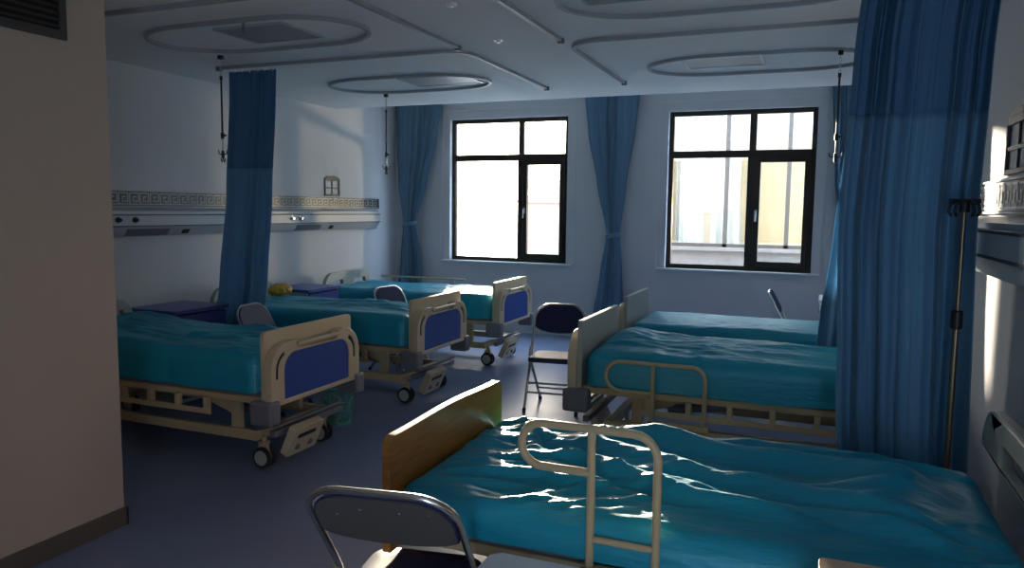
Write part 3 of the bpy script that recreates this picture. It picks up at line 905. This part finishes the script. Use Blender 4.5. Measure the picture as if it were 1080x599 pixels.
# ------------------------------------------------------------------ bedside cabinets
def cabinet(label, loc, rz, w=.56, d=.50, h=.80, front='cab_blue', top='cab_blue', body='cab_grey', door=True):
    """front faces local -y"""
    t = thing('bedside_cabinet', label, 'bedside cabinet', loc, rz, 'bedside cabinets')
    b = MB().box(-w / 2, -w / 2 + .018, -d / 2 + .02, d / 2, .03, h - .03).box(w / 2 - .018, w / 2, -d / 2 + .02, d / 2, .03, h - .03)
    b.box(-w / 2 + .018, w / 2 - .018, d / 2 - .012, d / 2, .03, h - .03).box(-w / 2 + .018, w / 2 - .018, -d / 2 + .02, d / 2 - .012, .03, .06)
    b.box(-w / 2 + .018, w / 2 - .018, -d / 2 + .02, d / 2 - .012, h - .24, h - .225)
    obj('body', b, M[body], t, bevel=.003)
    obj('top', MB().plate(rrect(-w / 2 - .012, w / 2 + .012, -d / 2 - .012, d / 2, .02, 4), (), h - .03, h), M[top], t, bevel=.006)
    dr = obj('drawer', MB().box(-w / 2 + .022, w / 2 - .022, -d / 2, -d / 2 + .02, h - .22, h - .045), M[front], t, bevel=.006)
    obj('drawer_handle', MB().plate(rrect(-.06, .06, h - .15, h - .115, .012, 4), (), -d / 2 - .006, -d / 2, mtx=XZ), M['dark'], dr)
    dd = obj('door', MB().box(-w / 2 + .022, w / 2 - .022, -d / 2, -d / 2 + .02, .065, h - .245), M[front], t, bevel=.006)
    obj('door_handle', MB().plate(rrect(-.06, .06, h - .33, h - .295, .012, 4), (), -d / 2 - .006, -d / 2, mtx=XZ), M['dark'], dd)
    for x in (-w / 2 + .04, w / 2 - .04):
        for y in (-d / 2 + .06, d / 2 - .04):
            obj('foot', MB().lathe([(.018, 0), (.018, .03)], 10, Matrix.Translation((x, y, 0))), M['rubber'], t)
    return t
cabinet('blue topped bedside cabinet behind the nearest left bed', (-5.03, 4.87, 0), pi / 2, .58, .52)
cabinet('blue topped bedside cabinet behind the middle left bed', (-5.10, 6.66, 0), pi / 2, .56, .52)
cabinet('pale wooden bedside cabinet cut off at the bottom right edge', (.36, 1.80, 0), 0, .62, .42, .78, 'pale_wood', 'pale_wood', 'pale_wood')
cabinet('white bedside cabinet half hidden by the rear right curtain', (.25, 7.85, 0), -pi / 2, .50, .42, .84, 'white_plastic', 'white_plastic', 'white_plastic')

# ------------------------------------------------------------------ drip stand at the right wall
t = thing('drip_stand', 'metal drip stand with dark hook head beside the large right curtain', 'drip stand', (.52, 3.40, 0))
obj('pole', MB().tube([(0, 0, .05), (0, 0, 1.25)], .0125, 14), M['brass'], t)
obj('upper_pole', MB().tube([(0, 0, 1.18), (.0, 0, 1.70)], .0085, 12), M['brass'], t)
obj('height_collar', MB().lathe([(.016, 1.20), (.022, 1.205), (.022, 1.27), (.016, 1.275)], 14), M['dark'], t)
h = MB().lathe([(.018, 1.66), (.018, 1.70), (.012, 1.71)], 12)
for a in range(4):
    q = a * pi / 2 + .4
    h.tube([(0, 0, 1.695), (.035 * cos(q), .035 * sin(q), 1.70), (.055 * cos(q), .055 * sin(q), 1.69), (.062 * cos(q), .062 * sin(q), 1.66), (.05 * cos(q), .05 * sin(q), 1.645)], .006, 8)
h.tube([(-.055, 0, 1.703), (.055, 0, 1.703)], .009, 8)
obj('hook_head', h, M['dark'], t)
for a in range(5):
    q = a * 2 * pi / 5 + .3
    x = .14
    l = obj('leg', MB().tube([(0, 0, .09), (.05 * cos(q), .05 * sin(q), .085), (x * cos(q), x * sin(q), .05)], .010, 8), M['chrome'], t)
    obj('caster_wheel', MB().lathe([(.012, -.01), (.023, -.008), (.023, .008), (.012, .01)], 14, Matrix.Translation((x * cos(q), x * sin(q), .023)) @ Matrix.Rotation(q, 4, 'Z') @ Matrix.Rotation(pi / 2, 4, 'X')), M['rubber'], l)

# ------------------------------------------------------------------ waste basket
t = thing('waste_basket', 'green mesh waste basket behind the nearest left footboard', 'waste basket', (-3.36, 4.78, 0))
m = MB(); H = .29
def rad(z): return .095 + .028 * z / H
for i in range(26):
    q = 2 * pi * i / 26
    m.tube([(rad(0) * cos(q), rad(0) * sin(q), .012), (rad(H) * cos(q), rad(H) * sin(q), H)], .0035, 5)
for k in range(9):
    z = .025 + k * .03
    m.tube([(rad(z) * cos(2 * pi * i / 26), rad(z) * sin(2 * pi * i / 26), z) for i in range(26)], .0035, 5, closed=True)
obj('mesh_wall', m, M['basket'], t)
obj('rim', MB().tube([(rad(H) * cos(2 * pi * i / 32), rad(H) * sin(2 * pi * i / 32), H) for i in range(32)], .009, 8, closed=True), M['basket'], t)
obj('basket_base', MB().lathe([(.094, 0), (.097, .02)], 26), M['basket'], t)

# white low table tucked beside the wooden bed
t = thing('low_table', 'white low table between foreground chair and wooden bed', 'table', (-.54, 1.895, 0))
obj('table_top', MB().plate([(-.33, .20), (-.36, .17), (-.36, -.20), (.28, -.20), (.28, .20)], (), .555, .585), M['white_plastic'], t, bevel=.004)
for sx in (-1, 1):
    for sy in (-1, 1):
        obj('leg', MB().box(sx * .24 - .015, sx * .24 + .015, sy * .15 - .015, sy * .15 + .015, 0, .555), M['cab_grey'], t, bevel=.003)

# bundle on the middle left bed
g = MB()
rnd = random.Random(3)
rows = []
for i in range(15):
    a = -1 + 2 * i / 14
    rows.append([(a * .13, .075 * math.sqrt(max(.02, 1 - a * a)) * cos(q) * (1 + .6 * noise.noise(Vector((a * 5, cos(q) * 2, sin(q) * 2)))),
                  .06 + .06 * math.sqrt(max(.02, 1 - a * a)) * sin(q) * (1 + .7 * noise.noise(Vector((a * 6, cos(q) * 2, sin(q) * 2 + 5))))) for q in [2 * pi * k / 20 for k in range(20)]])
g.grid(rows, closed=True); g.f.append(list(range(20))); g.f.append([14 * 20 + i for i in range(20)])
o = obj('cloth_bundle', g, M['gold'], None, angle=70)
o.location = (-4.90, 6.02, .775); o.rotation_euler = (0, 0, R(70))
tag(o, 'crumpled golden cloth bundle at the head of the middle left bed', 'cloth bundle')

# ------------------------------------------------------------------ outside the windows
struct('courtyard_ground', MB().box(-40, 40, YB + .3, 60, -.35, -.25), M['ground'])
t = thing('courtyard_building', 'pale glazed building across the courtyard seen through the right window', 'building', (0, 14.0, -.25))
fx0, fx1 = -2.85, 5.0
obj('parapet_wall', MB().box(fx0, fx1, 0, .25, 0, 1.20).box(fx0, fx1, 0, .25, 4.2, 6.0), M['stone'], t)
obj('ledge', MB().box(fx0, fx1, -.12, .25, 1.20, 1.27), M['stone'], t, bevel=.01)
mu = MB()
xs = [-2.60, -1.57, -.53, .46, 1.44, 2.42]
for x in xs: mu.box(x - .035, x + .035, .02, .10, 1.27, 4.2)
mu.box(fx0, fx1, .02, .10, 4.12, 4.2).box(fx0, fx1, .02, .10, 1.27, 1.33)
obj('glazing_frame', mu, M['far_frame'], t)
for a, b in zip(xs, xs[1:]):
    obj('glazing_pane', MB().box(a + .035, b - .035, .055, .06, 1.33, 4.12), M['far_glass'], t)
def drape(x0, x1, seed, m='far_cloth'):
    rows = []
    for i in range(13):
        z = 4.1 - i * (2.78 / 12)
        rows.append([(x0 + (x1 - x0) * j / 40 + .04 * sin(i * .4 + seed) * (j / 40), .22 + .05 * sin(j * .5 + seed + .3 * sin(i * .5)), z) for j in range(41)])
    obj('drape', MB().grid(rows), M[m], t, angle=80)
drape(-2.50, -1.95, 1); drape(-1.85, -1.30, 2)
obj('room_wall', MB().box(fx0, fx1, 1.2, 1.3, 0, 6.0).box(fx0, fx1, .25, 1.2, 1.15, 1.2).box(fx0, fx1, .25, 1.2, 4.2, 4.3), M['far_room'], t)
obj('end_wall', MB().box(fx0 - .1, fx0, -.05, 1.3, 0, 6.0), M['facade'], t)
t = thing('courtyard_annex', 'low pink annex seen through the right pane of the left window', 'building', (-4.0, 14.5, -.25))
obj('annex_wall', MB().box(-1.7, .95, 0, 2.0, 0, 2.05), M['facade_pink'], t)
obj('annex_roof', MB().plate([(-1.8, 2.05), (1.0, 2.05), (1.0, 2.75), (-.6, 2.62)], (), -.08, 2.1, mtx=XZ), M['facade_pink'], t)

# ------------------------------------------------------------------ camera
yaw, pitch, roll = R(-22.021), R(5.6254), R(-.66158)
f0 = Vector((sin(yaw) * cos(pitch), cos(yaw) * cos(pitch), -sin(pitch)))
r0 = Vector((cos(yaw), -sin(yaw), 0)); d0 = f0.cross(r0)
rv = cos(roll) * r0 + sin(roll) * d0; dv = -sin(roll) * r0 + cos(roll) * d0
cam = bpy.data.cameras.new('camera'); co = bpy.data.objects.new('camera', cam); C.objects.link(co)
co.matrix_world = Matrix(((rv.x, -dv.x, -f0.x, 0), (rv.y, -dv.y, -f0.y, 0), (rv.z, -dv.z, -f0.z, 1.65), (0, 0, 0, 1)))
cam.sensor_width = 36.0; cam.sensor_fit = 'HORIZONTAL'; cam.lens = 797.27 / 1080 * 36
cam.clip_start = .05; cam.clip_end = 200
S.camera = co

# ------------------------------------------------------------------ light
SUN_AZ, SUN_EL = R(-23.0), R(7.6)
sd = Vector((sin(SUN_AZ) * cos(SUN_EL), cos(SUN_AZ) * cos(SUN_EL), sin(SUN_EL)))
sun = bpy.data.lights.new('low_sun', 'SUN'); sun.energy = 12.0; sun.color = (1.0, .86, .66); sun.angle = R(.9)
so = bpy.data.objects.new('low_sun', sun); C.objects.link(so)
so.rotation_euler = sd.to_track_quat('Z', 'Y').to_euler()
so.location = sd * 30

w = bpy.data.worlds.new('sky'); S.world = w; w.use_nodes = True
nt = w.node_tree
bg = nt.nodes['Background']
tc = nt.nodes.new('ShaderNodeTexCoord')
dt = nt.nodes.new('ShaderNodeVectorMath'); dt.operation = 'DOT_PRODUCT'
dt.inputs[1].default_value = sd
nt.links.new(tc.outputs['Generated'], dt.inputs[0])
rp = nt.nodes.new('ShaderNodeValToRGB')
e = rp.color_ramp.elements
e[0].position = 0.0; e[0].color = (.54, .75, 1.0, 1)
e[1].position = 1.0; e[1].color = (1.5, 1.25, .95, 1)
k = rp.color_ramp.elements.new(.80); k.color = (.58, .78, 1.0, 1)
k = rp.color_ramp.elements.new(.96); k.color = (1.05, 1.0, .92, 1)
nt.links.new(dt.outputs['Value'], rp.inputs['Fac'])
nt.links.new(rp.outputs['Color'], bg.inputs['Color'])
bg.inputs['Strength'].default_value = 6.8

# the glint of the low sun off the glazing across the courtyard
sp = bpy.data.lights.new('sun_glint', 'SPOT'); sp.energy = 260; sp.color = (1.0, .82, .5); sp.spot_size = R(50); sp.spot_blend = .3; sp.shadow_soft_size = .12
po = bpy.data.objects.new('sun_glint', sp); C.objects.link(po)
po.location = (-.44, 13.6, 1.6)
po.rotation_euler = (Vector(po.location) - Vector((-5.4, 7.0, 1.4))).to_track_quat('Z', 'Y').to_euler()

def portal(x0, x1, y, z0, z1, toward):
    l = bpy.data.lights.new('portal', 'AREA'); l.shape = 'RECTANGLE'; l.size = x1 - x0; l.size_y = z1 - z0
    l.cycles.is_portal = True
    o = bpy.data.objects.new('portal', l); C.objects.link(o)
    o.location = ((x0 + x1) / 2, y, (z0 + z1) / 2)
    o.rotation_euler = (R(90), 0, 0) if toward < 0 else (R(-90), 0, 0)
    # light shines along local -z
    o.rotation_euler = Vector((0, -toward, 0)).to_track_quat('Z', 'Y').to_euler()
portal(W1[0], W1[1], YB + .2, WZ[0], WZ[1], -1)
portal(W2[0], W2[1], YB + .2, WZ[0], WZ[1], -1)
portal(DX0, DX1, YF - .15, DZ0, DZ, 1)

S.view_settings.view_transform = 'Standard'
S.view_settings.look = 'None'
S.view_settings.gamma = 1.0
S.view_settings.use_curve_mapping = False
S.view_settings.exposure = 0.90
S.render.engine = 'CYCLES'
S.cycles.use_denoising = True
S.cycles.max_bounces = 10
S.cycles.diffuse_bounces = 6
S.cycles.glossy_bounces = 4
S.cycles.transparent_max_bounces = 12
S.cycles.sample_clamp_indirect = 6.0
S.cycles.caustics_reflective = False
S.cycles.caustics_refractive = False
